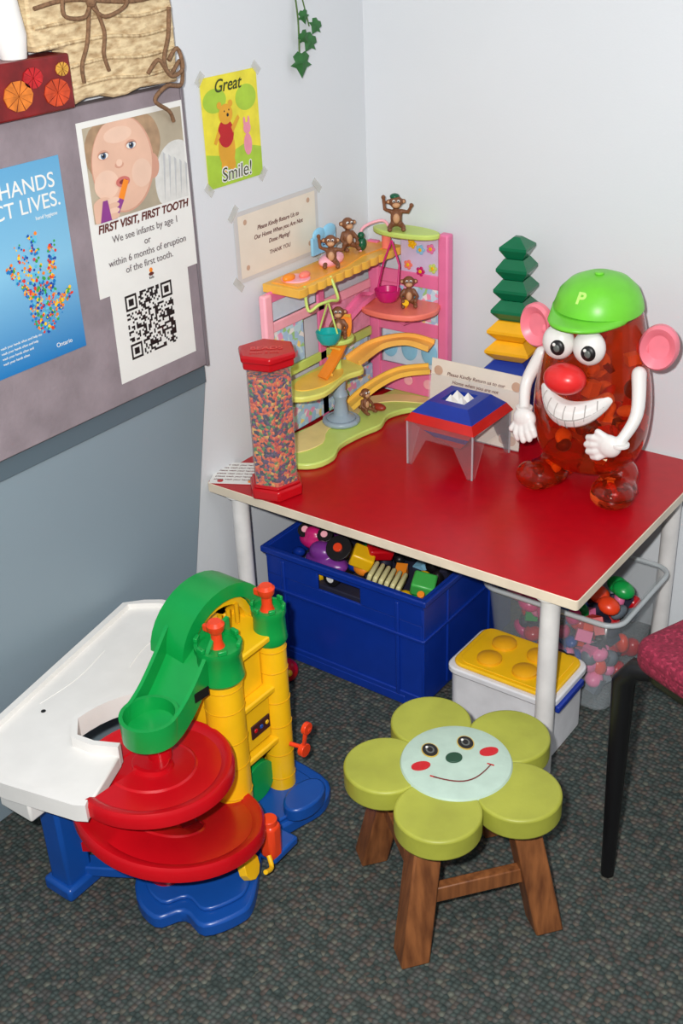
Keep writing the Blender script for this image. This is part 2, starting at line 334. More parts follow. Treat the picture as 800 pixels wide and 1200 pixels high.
# straw hanging with rope bow
g=G('woven_straw_bag',(.02,-.70,1.125),world=True)
straw=bpy.data.materials.new('straw'); straw.use_nodes=True; nt=straw.node_tree; b=nt.nodes['Principled BSDF']; b.inputs['Roughness'].default_value=.8
tc=nt.nodes.new('ShaderNodeTexCoord'); mp=nt.nodes.new('ShaderNodeMapping'); mp.inputs['Scale'].default_value=(45,120,30); nt.links.new(tc.outputs['Object'],mp.inputs[0])
nz=nt.nodes.new('ShaderNodeTexNoise'); nz.inputs['Scale'].default_value=1; nz.inputs['Detail'].default_value=4; nt.links.new(mp.outputs[0],nz.inputs['Vector'])
r=nt.nodes.new('ShaderNodeValToRGB'); r.color_ramp.elements[0].position=.25; r.color_ramp.elements[0].color=lin((165,132,92))+(1,); r.color_ramp.elements[1].position=.60; r.color_ramp.elements[1].color=lin((230,208,166))+(1,)
nt.links.new(nz.outputs['Fac'],r.inputs['Fac']); nt.links.new(r.outputs['Color'],b.inputs['Base Color']); bp=nt.nodes.new('ShaderNodeBump'); bp.inputs['Distance'].default_value=.004; nt.links.new(nz.outputs['Fac'],bp.inputs['Height']); nt.links.new(bp.outputs[0],b.inputs['Normal'])
rb=random.Random(2)
out=[(-.793,1.205),(-.793,1.124)]+[(-.793+.028*i,1.124+rb.uniform(0,.008)) for i in range(1,8)]+[(-.568,1.128)]+[(-.566+rb.uniform(-.005,.004),1.15+.03*i) for i in range(8)]+[(-.85+rb.uniform(-.004,.004),1.38-.03*i) for i in range(6)]+[(-.85,1.205)]
prism('straw_body',out,.002,.036,straw,g,bevel=.004,rot=WR)
for i,z in enumerate((1.150,1.178,1.208,1.236,1.292,1.32)): tube('straw_fold_%d'%i,[(.036,-.79 if z<1.205 else -.845,z),(.0375,-.72,z+.004),(.0375,-.64,z-.003),(.036,-.57,z+.002)],.0028,straw,g,smoothn=4,seg=6)
rope=mat('jute_rope',(130,98,72),.9,.3,200,.6,300)
def W(y,z,x=.042): return (x,y,z)
rp=.0030
tube('rope_band',[W(-.845,1.262),W(-.78,1.268,.045),W(-.66,1.255,.045),W(-.565,1.262)],rp,rope,g,smoothn=5,seg=8)
tube('rope_loop_1',[W(-.74,1.262),W(-.70,1.285,.048),W(-.675,1.255,.05),W(-.72,1.240,.048),W(-.745,1.262)],rp,rope,g,smoothn=6,seg=8)
tube('rope_loop_2',[W(-.74,1.262),W(-.785,1.285,.048),W(-.80,1.25,.05),W(-.76,1.243,.048),W(-.74,1.262)],rp,rope,g,smoothn=6,seg=8)
tube('rope_tail_1',[W(-.742,1.262),W(-.755,1.21),W(-.775,1.18,.046),W(-.772,1.155)],rp,rope,g,smoothn=6,seg=8)
tube('rope_tail_2',[W(-.735,1.262),W(-.72,1.22),W(-.73,1.19,.046),W(-.72,1.165)],rp,rope,g,smoothn=6,seg=8)
ell('rope_bow_knot',(.046,-.742,1.262),(.006,.009,.008),rope,g)
tube('rope_handle_right',[W(-.64,1.15),W(-.62,1.168,.048),W(-.60,1.145,.05),W(-.567,1.16,.044),W(-.57,1.125,.044),W(-.61,1.128,.05),W(-.635,1.11,.046),W(-.60,1.088,.04),W(-.588,1.07,.036)],rp*1.1,rope,g,smoothn=6,seg=8)
tube('rope_knot',[W(-.60,1.165,.05),W(-.578,1.18,.05),W(-.573,1.15,.053),W(-.60,1.142,.053),W(-.61,1.165,.05),W(-.59,1.20,.045),W(-.58,1.24,.043)],rp*1.1,rope,g,smoothn=6,seg=8)
g=G('red_picture_tin',(.03,-.9,1.124),world=True)
box('tin',(.024,-.911,1.162),(.046,.226,.076),mat('tin_red',(120,22,24),.3,.4,30),g,bevel=.003)
for y,z,rr,c in ((-.83,1.15,.024,(200,70,30)),(-.90,1.155,.026,(214,120,40)),(-.87,1.175,.018,(190,30,36)),(-.96,1.16,.028,(205,60,40)),(-.815,1.18,.012,(215,160,60))):
    prism('parasol',circ(y,z,rr,rr*.8,10),.047,.0485,mat('parasol_%d'%c[1],c,.4,.3,60),g,rot=WR)
    for k in range(10): prism('rib',[(y,z),(y+rr*math.cos(k*pi/5)-.0006,z+rr*.8*math.sin(k*pi/5)),(y+rr*math.cos(k*pi/5)+.0006,z+rr*.8*math.sin(k*pi/5))],.0485,.049,mat('rib_dark',(90,20,16),.5),g,rot=WR)
g=G('small_white_vase',(.02,-.877,1.2),world=True)
lathe('vase_body',[(0,.0),(.018,0),(.022,.03),(.016,.08),(.012,.14),(0,.14)],(.024,-.878,1.2005),white,g); ell('vase_leaf',(.026,-.868,1.30),(.004,.012,.02),leafm,g)
# ------------- table
H=.40
g=G('play_table',(.396,-.289,0),world=True)
x0,x1,y0,y1=.008,.784,-.570,-.008
edge=mat('cream_edge_band',(226,212,190),.45)
prism('tabletop_core',rrect(x0,y0,x1,y1,.006,3),H-.020,H-.0015,edge,g,bevel=.001)
prism('tabletop_red_surface',rrect(x0+.0015,y0+.0015,x1-.0015,y1-.0015,.006,3),H-.0015,H,red,g)
legm=mat('white_metal_leg',(226,224,222),.3)
for i,(x,y) in enumerate([(x0+.055,y0+.03),(x1-.060,y0+.030),(x1-.050,y1-.035),(x0+.055,y1-.035)]):
    cyl('leg_%d'%(i+1),(x,y,(H-.02)/2+.004),.0165,H-.028,legm,g,bevel=.001); cyl('foot_%d'%(i+1),(x,y,.005),.0175,.010,mat('grey_foot',(120,120,120),.6),g); cyl('plate_%d'%(i+1),(x,y,H-.0225),.028,.004,legm,g)
g=G('paper_flyer',(.04,-.51,H+.001),(0,0,R(28)))
prism('flyer_sheet',[(-.05,-.045),(.05,-.045),(.05,.045),(-.05,.045)],0,.0008,paper,g)
for i in range(6): text('flyer_line_%d'%i,'please wash your hands now',.0075,0,.034-.0125*i,.001,brownink,g)
sh(g,circ(-.03,-.035,.006),redp,.001,'flyer_mark'); sh(g,circ(.03,-.035,.006),oran,.001,'flyer_mark2')
# hex bead container
g=G('bead_filled_container',(.145,-.526,H))
beads=cellmat('multicolour_beads',[((222,96,34),30),((80,46,92),24),((66,124,62),12),((195,46,34),14),((215,160,66),7),((36,30,56),16)],185,.4,.8,.003)
hx=lambda r:[(r*math.cos(R(15)+i*pi/3),r*math.sin(R(15)+i*pi/3)) for i in range(6)]
prism('base',hx(.054),0,.022,redp,g,bevel=.004); prism('base_step',hx(.049),.022,.028,redp,g,bevel=.002)
lathe('bead_fill',[(0,.028),(.0432,.028),(.0432,.240),(0,.247)],(0,0,0),beads,g,seg=6,a0=R(15),smooth=False)
lathe('clear_tube',[(0,.0275),(.045,.0275),(.045,.262),(0,.262)],(0,0,0),clear,g,seg=6,a0=R(15),smooth=False)
prism('lid_skirt',hx(.052),.255,.278,redp,g,bevel=.003); prism('lid_top',hx(.056),.268,.282,redp,g,bevel=.004)
text('lid_text','BEADS',.02,0,0,.283,mat('lid_emboss',(215,60,60),.3),g,bold=.0005,rot=(0,0,R(37)))
text('lid_text_2','count & sort',.010,.01,-.018,.283,mat('lid_emboss',(225,60,60),.3),g,rot=(0,0,R(37)))
# playset
g=G('pet_playground_toy_playset',(.1,-.2,H),world=True)
base=[(.02,-.41),(.05,-.445),(.11,-.445),(.155,-.42),(.165,-.37),(.145,-.32),(.15,-.25),(.16,-.20),(.145,-.15),(.165,-.10),(.205,-.085),(.225,-.05),(.22,-.02),(.02,-.02)]
bs=[(p.x,p.y) for p in spl([(x,y,0) for x,y in base],3)][:-1]
prism('base_plate',bs,H+.001,H+.014,lime,g,bevel=.003)
path=[(.06,-.42),(.10,-.40),(.115,-.34),(.085,-.28),(.095,-.2),(.08,-.14),(.12,-.09),(.19,-.06),(.19,-.035),(.10,-.055),(.045,-.12),(.045,-.2),(.045,-.3),(.04,-.38)]
prism('base_path',[(p.x,p.y) for p in spl([(x,y,0) for x,y in path],3)],H+.014,H+.0165,mat('path_peach',(236,214,140),.4),g,bevel=.001)
decc=cellmat('decal_pattern',[((240,160,195),14),((170,205,235),30),((195,228,240),26),((248,222,140),8),((160,210,140),10),((240,240,240),12)],90,.4,0)
def panelY(name,xa,xb,z0,z1,m,y=-.028,t=.006,bevel=.002): return box(name,((xa+xb)/2,y,(z0+z1)/2),(xb-xa,t,z1-z0),m,g,bevel=bevel)
def panelX(name,ya,yb,z0,z1,m,x=.028,t=.006,bevel=.002): return box(name,(x,(ya+yb)/2,(z0+z1)/2),(t,yb-ya,z1-z0),m,g,bevel=bevel)
panelY('right_wing_outer_post',.196,.220,H+.01,.775,pink,t=.022,bevel=.004); panelY('right_wing_inner_post',.02,.045,H+.01,.74,pink,t=.012)
panelY('right_wing_lower_panel',.04,.20,H+.014,.475,pink); panelY('right_wing_window_low',.05,.20,.475,.56,mat('clearblue',(205,222,235),.3),y=-.024)
panelY('right_wing_mid_rail',.04,.20,.550,.580,pink); panelY('right_wing_decal',.09,.195,.575,.665,decc,y=-.026); panelY('right_wing_upper_rail',.04,.20,.655,.685,pink); panelY('right_wing_top_panel',.10,.198,.68,.77,mat('lilac_panel',(210,195,222),.4),y=-.026)
panelY('right_wing_pink_back',.04,.10,.58,.66,pink,y=-.024)
for i,(x,z,c) in enumerate([(.12,.70,salm),(.15,.735,lblue),(.18,.70,lime),(.13,.745,yel),(.175,.74,pink),(.15,.69,mag)]):
    cyl('flower_decal_%d'%i,(x,-.031,z),.004,.005,yel,g,rot=(pi/2,0,0),seg=12)
    for k in range(5): cyl('flower_petal_%d_%d'%(i,k),(x+.0065*math.cos(k*1.2566),-.031,z+.0065*math.sin(k*1.2566)),.0042,.003,c,g,rot=(pi/2,0,0),seg=10)
for x in (.07,.12,.17):
    ell('oval_window_%d'%int(x*100),(x,-.03,.515),(.02,.003,.026),lblue,g); cyl('dot_%d'%int(x*100),(x,-.034,.445),.011,.004,lpink,g,rot=(pi/2,0,0))
ell('hoop_window',(.12,-.033,.615),(.024,.004,.024),teal,g); ell('hoop_window_in',(.12,-.035,.615),(.018,.004,.018),decc,g)
panelX('left_wing_end_post',-.395,-.371,H+.01,.72,lpink,t=.016,bevel=.004); panelX('left_wing_lower_panel',-.38,-.04,H+.014,.47,decc)
panelX('left_wing_mid_rail',-.38,-.04,.535,.555,lime); panelX('left_wing_decal',-.20,-.05,.47,.535,decc,x=.024); panelX('left_wing_upper_rail',-.38,-.04,.64,.660,lpink)
panelX('left_wing_decal_upper',-.22,-.04,.555,.64,mat('rosy_decal',(245,160,190),.4,.2,60),x=.024); panelX('left_wing_top_rail',-.38,-.04,.70,.722,pink)
panelX('left_wing_post_2',-.225,-.203,H+.01,.72,pink); panelX('left_wing_decal_3',-.378,-.27,.555,.64,decc,x=.024); panelX('left_wing_window',-.378,-.225,.66,.70,mat('clearblue',(0,0,0)),x=.022)
sweep('pink_ribbon_slide',spl([(.045,-.16,.60),(.06,-.11,.635),(.05,-.06,.625),(.09,-.05,.60),(.14,-.06,.585)],6),[(-.016,0),(.016,0),(.016,.010),(.013,.010),(.013,.003),(-.013,.003),(-.013,.010),(-.016,.010)],pink,g)
sc_pts=[]
for i in range(61):
    y=-.365+.350*i/60; sc_pts.append((.096+.004*abs(math.sin(i*pi/5)),y))
prism('top_deck',[(.008,-.365)]+sc_pts+[(.008,-.015)],.718,.734,mat('deck_yellow',(240,184,72),.35),g,bevel=.001)
prism('top_deck_path',[(.02,-.352),(.085,-.354),(.085,-.2),(.07,-.12),(.08,-.02),(.02,-.02)],.734,.736,mat('deck_path_gold',(246,170,70),.35),g)
prism('top_deck_right',circ(.125,-.045,.078,.034,28),.766,.777,lime,g,bevel=.003); tube('deck_post',[(.08,-.05,.735),(.08,-.05,.768)],.010,salm,g)
prism('upper_mid_deck',[(p.x,p.y) for p in spl([(.06,-.03,0),(.06,-.12,0),(.12,-.145,0),(.19,-.13,0),(.215,-.08,0),(.2,-.03,0)],4)],.618,.630,salm,g,bevel=.003)
prism('mid_shelf_left',circ(.075,-.225,.035,.035,24),.588,.598,lime,g,bevel=.003); tube('mid_shelf_post',[(.075,-.225,.52),(.075,-.225,.59)],.007,lime,g)
prism('lower_left_deck',[(p.x,p.y) for p in spl([(.03,-.38,0),(.09,-.39,0),(.125,-.34,0),(.11,-.25,0),(.12,-.20,0),(.08,-.17,0),(.03,-.18,0)],4)],.515,.527,mat('deck_green_yellow',(222,222,110),.35),g,bevel=.003)
prism('lower_left_deck_path',circ(.075,-.29,.033,.07,24),.527,.529,mat('ramp_gold',(246,196,80),.35),g)
sweep('peach_ramp',spl([(.08,-.18,.525),(.10,-.12,.545),(.15,-.085,.555),(.20,-.07,.545)],6),[(-.022,0),(.022,0),(.022,.012),(.018,.012),(.018,.004),(-.018,.004),(-.018,.012),(-.022,.012)],mat('ramp_peach',(250,190,90),.35),g)
sweep('low_ramp',spl([(.19,-.06,.49),(.14,-.10,.485),(.10,-.14,.46),(.07,-.18,.425)],6),[(-.02,0),(.02,0),(.02,.010),(.016,.010),(.016,.003),(-.016,.003),(-.016,.010),(-.02,.010)],mat('ramp_gold',(246,196,80),.35),g)
sweep('steps_ramp',spl([(.07,-.19,.63),(.085,-.21,.60),(.09,-.25,.565),(.085,-.29,.53)],5),[(-.012,0),(.012,0),(.012,.006),(-.012,.006)],oran,g)
for i in range(8): box('rung_%d'%i,(.0745+.002*i,-.195-.012*i,.632-.0135*i),(.026,.004,.006),mat('deck_yellow',(0,0,0)),g,bevel=.001)
fm=mat('fountain_grey_blue',(150,168,182),.35)
lathe('fountain_pillar',[(0,0),(.028,0),(.03,.012),(.016,.02),(.012,.05),(.016,.062),(.011,.075),(.014,.10),(.022,.108),(0,.108)],(.085,-.235,H+.014),fm,g,seg=24)
tube('fountain_basin',[(.085+.034*math.cos(t*pi/8),-.235+.034*math.sin(t*pi/8),H+.02) for t in range(17)],.006,fm,g)
tube('swing_frame',[(.09,-.34,.735),(.10,-.345,.69),(.115,-.33,.70),(.12,-.30,.70),(.115,-.27,.695),(.095,-.265,.735)],.003,lime,g,smoothn=5)
lathe('teal_basket',[(0,0),(.016,.001),(.023,.012),(.025,.024),(.022,.024),(.02,.013),(0,.006)],(.115,-.305,.615),teal,g)
for dx in (-.022,.022): tube('basket_cord',[(.115+dx,-.305,.637),(.117,-.305,.70)],.0018,lime,g)
lathe('magenta_basket',[(0,0),(.018,.001),(.025,.012),(.027,.024),(.023,.024),(.02,.013),(0,.006)],(.125,-.115,.648),mag,g)
for dx in (-.024,.024): tube('m_cord',[(.125+dx,-.115,.67),(.125+dx*.8,-.10,.72),(.12,-.09,.765)],.002,mag,g)
tube('spring_arch',[(.05,-.10,.735),(.04,-.08,.775),(.07,-.05,.79),(.09,-.05,.775)],.003,lpink,g,smoothn=5)
box('sign_board',(.032,-.20,.775),(.006,.078,.036),lblue,g,bevel=.002); ell('sign_cloud_1',(.033,-.215,.795),(.005,.02,.014),lblue,g); ell('sign_cloud_2',(.033,-.182,.795),(.005,.022,.015),lblue,g); text('sign_text','PETS',.018,.037,-.20,.778,mat('sign_ink',(30,60,120),.4),g,rot=WR)
ell('pink_pouf',(.05,-.20,.745),(.018,.035,.014),lpink,g); ell('orange_food_1',(.045,-.33,.742),(.010,.016,.008),oran,g); ell('orange_food_2',(.06,-.30,.742),(.009,.014,.007),salm,g); cyl('food_tray',(.05,-.315,.737),.028,.003,lpink,g)
ell('green_bird_body',(.05,-.095,.75),(.010,.010,.014),mat('bird_green',(20,90,60),.3),g); ell('green_bird_head',(.05,-.097,.768),.007,mat('bird_green',(0,0,0)),g)
fur=mat('monkey_brown',(124,78,50),.5,.12,80); tan=mat('monkey_tan',(200,152,112),.5)
def monkey(nm,loc,rz,pose='down',s=1.0):
    P=[('s',(0,0,.020),(.0105,.010,.016)),('s',(0,-.001,.047),(.0115,.0105,.0115)),('s',(-.0130,0,.048),(.0045,.003,.0048)),('s',(.0130,0,.048),(.0045,.003,.0048)),
       ('t',[(-.007,0,.008),(-.012,-.012,.006),(-.012,-.018,.003)],[.0055,.0045,.004]),('t',[(.007,0,.008),(.012,-.012,.006),(.012,-.018,.003)],[.0055,.0045,.004]),
       ('s',(-.012,-.021,.004),(.0045,.006,.004)),('s',(.012,-.021,.004),(.0045,.006,.004)),
       ('t',spl([(0,.008,.006),(0,.02,.004),(.008,.026,.012),(.010,.022,.022)],3),.0024)]
    if pose=='up': P+=[('t',[(-.009,0,.031),(-.020,-.004,.036),(-.022,-.004,.054)],[.004,.0035,.003]),('t',[(.009,0,.031),(.021,-.004,.030),(.026,-.006,.040)],[.004,.0035,.003]),('s',(-.022,-.004,.057),.0042),('s',(.0265,-.006,.042),.0042)]
    else: P+=[('t',[(-.009,0,.030),(-.016,-.005,.020),(-.012,-.014,.014)],[.004,.0035,.003]),('t',[(.009,0,.030),(.016,-.005,.020),(.012,-.014,.014)],[.004,.0035,.003]),('s',(-.012,-.016,.013),.0042),('s',(.012,-.016,.013),.0042)]
    mw=Matrix.Translation(loc)@Matrix.Rotation(rz,4,'Z')@Matrix.Scale(s,4)
    def put(ob): ob.matrix_basis=mw@ob.matrix_basis; return ob
    put(blob(nm+'_body',P,fur,g,.0016))
    put(ell(nm+'_muzzle',(0,-.0085,.0435),(.0068,.005,.005),tan,g)); put(ell(nm+'_belly',(0,-.0070,.020),(.006,.004,.009),tan,g))
    for sx in (-1,1): put(ell(nm+'_eyew%d'%sx,(sx*.0040,-.0098,.0505),.0026,white,g)); put(ell(nm+'_eye%d'%sx,(sx*.0038,-.0116,.0503),.0016,blk,g)); put(ell(nm+'_earin%d'%sx,(sx*.0130,-.0022,.048),(.0028,.0015,.0028),tan,g))
F=R(35)
monkey('monkey_a',(.06,-.213,.737),F,'up',1.05); monkey('monkey_b',(.03,-.115,.742),R(60),'down',1.1); monkey('monkey_c',(.105,-.05,.777),F,'up',1.15)
ell('monkey_c_hat',(.102,-.05,.842),(.010,.010,.006),mat('bird_green',(0,0,0)),g)
monkey('monkey_d',(.08,-.225,.599),F,'down',1.05); monkey('monkey_e',(.15,-.075,.631),F,'down',1.05)
monkey('monkey_f',(.10,-.17,.417),R(80),'down',.9); ell('red_slipper',(.12,-.15,.425),(.018,.010,.008),mat('brown_red',(150,50,30),.4),g)
tube('yellow_duck_body',[(.15,-.09,.635),(.155,-.095,.642)],.007,yel,g)
# acrylic stand with pyramid puzzle
g=G('pyramid_puzzle_on_stand',(.363,-.228,H))
a=.072; SH=.092
for i,(x,y,w,d) in enumerate([(0,-a,.144,.0025),(0,a,.144,.0025),(-a,0,.0025,.144),(a,0,.0025,.144)]):
    pts=[(-.072,0),(-.062,0),(-.030,.060),(.030,.060),(.062,0),(.072,0),(.072,SH),(-.072,SH)]
    rz=0 if w>d else pi/2
    ob=prism('stand_side_%d'%i,pts,-.00125,.00125,acry,g); ob.matrix_basis=Matrix.Translation((x,y,0))@Matrix.Rotation(rz,4,'Z')@Matrix.Rotation(pi/2,4,'X')
edgem=mat('acrylic_edge',(225,230,236),.1,.01,alpha=.38,spec=.9)
for sx in (-1,1):
    for sy in (-1,1): box('stand_edge',(sx*a,sy*a,SH/2),(.0026,.0026,SH),edgem,g,bevel=0)
def frust(name,r0,z0,r1,z1,m,rin=None,rot=pi/4):
    s2=math.sqrt(2)
    prof=[(0,z0),(r0*s2,z0),(r1*s2,z1),(0,z1)] if rin is None else [(rin*s2,z0),(r0*s2,z0),(r1*s2,z1),(rin*s2,z1),(rin*s2,z0)]
    return lathe(name,prof,(0,0,0),m,g,seg=4,a0=rot,smooth=False)
bpl=mat('puzzle_blue',(24,52,150),.25); rpl=mat('puzzle_red',(196,36,30),.25)
frust('red_tip',.008,.024,.034,.050,rpl); frust('blue_stripe',.034,.050,.050,.068,bpl); frust('red_lower',.050,.068,.068,SH-.001,rpl)
frust('red_band',.076,SH,.066,SH+.016,rpl); frust('blue_top',.066,SH+.016,.044,SH+.036,bpl,.026)
frust('red_mid',.020,SH,.0262,SH+.022,rpl)
for i,(x,y) in enumerate([(-.012,-.012),(.012,-.012),(-.012,.012),(.012,.012)]):
    lathe('white_tip_%d'%i,[(0,SH+.015),(.0165,SH+.015),(.0165,SH+.026),(0,SH+.044)],(x,y,0),white,g,seg=4,a0=pi/4,smooth=False)
# brochure
g=G('brochure_in_holder',(.345,-.146,H),(R(-7),0,0))
prism('brochure',[(-.105,0),(.105,0),(.105,.15),(-.105,.15)],-.001,.001,cream,g,rot=(pi/2,0,0),loc=(0,0,.003))
prism('holder',[(-.107,0),(.107,0),(.107,.12),(-.107,.12)],-.001,.001,clear,g,rot=(pi/2,0,0),loc=(0,-.004,.002)); box('holder_foot',(0,.008,.003),(.2,.02,.002),clear,g,rot=(R(7),0,0))
for i,s in enumerate(['Please Kindly Return us to our','Home when you are not','done playing','','THANK YOU']): text('b_%d'%i,s,.0105,0,-.0065,.128-.015*i,brownink,g,rot=(pi/2,0,0),shear=.2)
for x,z in ((.088,.13),(.088,.05),(.088,.02),(-.088,.13),(.07,.02)): ell('flower_print',(x,-.002,z),(.010,.0008,.010),mat('note_print',(0,0,0)),g)
# stacking pyramid
g=G('stacking_pyramid_toy',(.388,-.062,H),(0,0,R(8)))
sg=mat('stack_green',(10,106,68),.25); sy=mat('stack_yellow',(240,176,24),.25); sb=mat('stack_blue',(22,52,150),.25)
zz=0; lv=[(.050,sb),(.050,sb),(.050,sb),(.048,sb),(.045,sy),(.042,sy),(.037,sg),(.034,sg),(.031,sg),(.027,sg)]
hh=.0402
for i,(rr,m) in enumerate(lv):
    s2=1.414; inn=rr*.62
    lathe('tier_%d'%i,[(0,zz),(inn*s2,zz),(rr*s2,zz+hh*.42),(rr*s2,zz+hh*.56),((inn if i<len(lv)-1 else .006)*s2,zz+hh*.98),(0,zz+hh*.98)],(0,0,0),m,g,seg=4,a0=pi/4,smooth=False); zz+=hh
# ------------- potato toy
g=G('potato_character_toy_tub',(.612,-.180,H))
amb=mat('amber_translucent',(252,96,42),.04,.03,10,trans=.95,ior=1.12,spec=.9,coat=.8)
prof=[(0,.034),(.055,.036),(.084,.052),(.102,.095),(.107,.15),(.103,.20),(.094,.245),(.088,.28),(.084,.31),(.073,.34),(.05,.362),(0,.37)]
ps=[(max(0,p.x),p.z) for p in spl([(a,0,b) for a,b in prof],4)]; ps[0]=(0,ps[0][1]); ps[-1]=(0,ps[-1][1])
lathe('body_shell',ps,(0,0,0),amb,g,seg=56,sc3=(1,.88,1),ang=70)
bmats=[mat('bit_orange',(240,130,50),.3),mat('bit_dark',(90,24,14),.3),mat('bit_yellow',(250,200,80),.3),mat('bit_red',(200,40,24),.3),mat('bit_cream',(245,215,170),.3),mat('bit_maroon',(120,20,12),.3)]
rp_=random.Random(11); pts=[]
while len(pts)<85:
    x,y,z=rp_.uniform(-.085,.085),rp_.uniform(-.075,.075),rp_.uniform(.05,.28)
    rmax=.082 if z<.2 else .066
    if z<.07: rmax=.06
    if (x/rmax)**2+(y/(rmax*.85))**2<1 and (z<.17 or rp_.random()<.30): pts.append((x,y,z))
bits('parts_inside',pts,bmats,g,rp_,.008,.022)
for nm,x,rz in (('left_shoe',-.050,R(-14)),('right_shoe',.074,R(14))):
    blob(nm,[('s',(0,-.030,.024),(.042,.050,.024)),('s',(0,-.055,.026),(.040,.034,.026)),('s',(0,.01,.034),(.036,.038,.034)),('s',(-x*.2,.02,.055),(.034,.034,.034))],amb,g,.003,loc=(x,-.03,.001),rot=(0,0,rz))
    bits(nm+'_parts',[(x+rp_.uniform(-.02,.02),-.03+rp_.uniform(-.06,.02),rp_.uniform(.018,.036)) for _ in range(9)],bmats,g,rp_,.006,.011)
capm=mat('cap_green',(112,205,56),.35)
lathe('cap_dome',[(0,.062),(.03,.059),(.052,.049),(.068,.033),(.076,.012),(.078,0),(.072,-.001),(0,.01)],(.000,0,.334),capm,g,seg=48,ang=60,rot=(R(5),0,0))
cyl('cap_button',(.000,-.006,.3965),.008,.005,capm,g,bevel=.002)
bm=bmesh.new(); nn=20; rows=[]
for i in range(nn+1):
    a=pi+pi*i/nn; row=[]; ss=max(0.0,-math.sin(a))
    for k in range(5):
        t=k/4; x=.078*math.cos(a)*(1-.08*t); y=-.075*ss-.046*t*ss**.8; z=-.004*t-.008*math.cos(a)**2*t
        row.append(bm.verts.new((x,y,z)))
    rows.append(row)
for A,B in zip(rows,rows[1:]):
    for k in range(4): bm.faces.new((A[k],A[k+1],B[k+1],B[k]))
ob=fin(bm,'cap_brim',capm,g,loc=(-.002,0,.338),rot=(R(2),0,0)); sm2=ob.modifiers.new('sol','SOLIDIFY'); sm2.thickness=.005
text('cap_letter','P',.030,-.004,-.066,.367,mat('cap_letter_ink',(190,235,120),.4),g,bold=.001,rot=(R(50),0,0))
epink=mat('ear_pink',(240,130,145),.35)
for s_ in (-1,1):
    lathe('ear_%d'%s_,[(0,.002),(.018,.002),(.024,.008),(.030,.012),(.034,.006),(.034,-.004),(.026,-.012),(0,-.014)],(s_*.115+.002,-.004,.284),epink,g,rot=(R(90),R(8*s_),R(s_*8)),sc3=(1,1.2,1))
    tube('ear_stem_%d'%s_,[(s_*.078,0,.276),(s_*.10,0,.280)],.012,epink,g)
    ell('eye_%d'%s_,(s_*.0285-.004,-.082,.291),(.029,.022,.031),white,g); ell('pupil_%d'%s_,(s_*.0285+.003,-.1010,.288),(.0135,.006,.014),blk,g); ell('pupil_grey_%d'%s_,(s_*.0285+.004,-.1055,.288),(.006,.003,.007),mat('eye_grey',(96,100,96),.4),g); ell('glint_%d'%s_,(s_*.0285-.001,-.1060,.294),.003,white,g)
ell('nose',(-.004,-.110,.238),(.038,.030,.027),mat('nose_red',(222,46,46),.3),g)
mz=.172
def mc(t): # centre line of the grin, t in -1..1
    x=.056*t; return Vector((x,-.094+.030*t*t,mz-.004+.028*t*t))
def mr_(t): return .0245-.011*t*t
blob('grin',[('t',[mc(-1+i/8) for i in range(17)],[mr_(-1+i/8) for i in range(17)])],white,g,.0022)
gl=mat('tooth_line',(176,172,168),.5)
def sp_(t,ph,k=1.0): # point on front surface at section angle ph (0=front, + = up)
    c=mc(t); r_=mr_(t)*k; o=Vector((math.sin(t*.55),-math.cos(t*.55),0)); return c+o*(r_*math.cos(ph))+Vector((0,0,1))*(r_*math.sin(ph))
tube('tooth_row_line',[sp_(-.92+1.84*i/16,-.12,1.0) for i in range(17)],.0012,gl,g,seg=6)
for k in range(7):
    t=-.78+1.56*k/6; tube('tooth_line_%d'%k,[sp_(t,-.12+1.05*j/6,1.0) for j in range(7)],.0010,gl,g,seg=6); 
    t2=t*.86+.06; tube('tooth_line_low_%d'%k,[sp_(t2,-.12-1.0*j/6,1.0) for j in range(7)],.0010,gl,g,seg=6)
def arm(nm,s_,sh_,el_,wr_,dirn):
    P=[('t',spl([sh_,el_,wr_],5),[.0135-.0004*i for i in range(11)])]
    w=Vector(wr_); d=Vector(dirn).normalized(); side=d.cross(Vector((0,1,0))).normalized()
    palm=w+d*.016; P.append(('s',tuple(palm),(.023,.014,.021)))
    for k,(off,ln) in enumerate(((-.017,.026),(-.006,.032),(.006,.032),(.016,.026))):
        b0=palm+side*off*.8+d*.010; b1=b0+side*off*.3+d*ln*.55; b2=b1+d*ln*.45+Vector((0,.006,0))
        P.append(('t',[tuple(b0),tuple(b1),tuple(b2)],[.0072,.0068,.0060]))
    th=palm+side*(.018*s_*1); P.append(('t',[tuple(palm),tuple(th+d*.004),tuple(th+side*.010*s_+d*.014)],[.008,.0072,.0062]))
    blob(nm,P,white,g,.0022)
    cyl(nm+'_cuff',tuple(w-d*.004),.0155,.006,white,g)
arm('right_arm',-1,(.096,-.03,.240),(.112,-.065,.180),(.096,-.096,.132),(-.7,-.12,-.22))
arm('left_arm',-1,(-.094,-.02,.238),(-.112,-.040,.185),(-.098,-.072,.145),(.25,-.4,-.6))
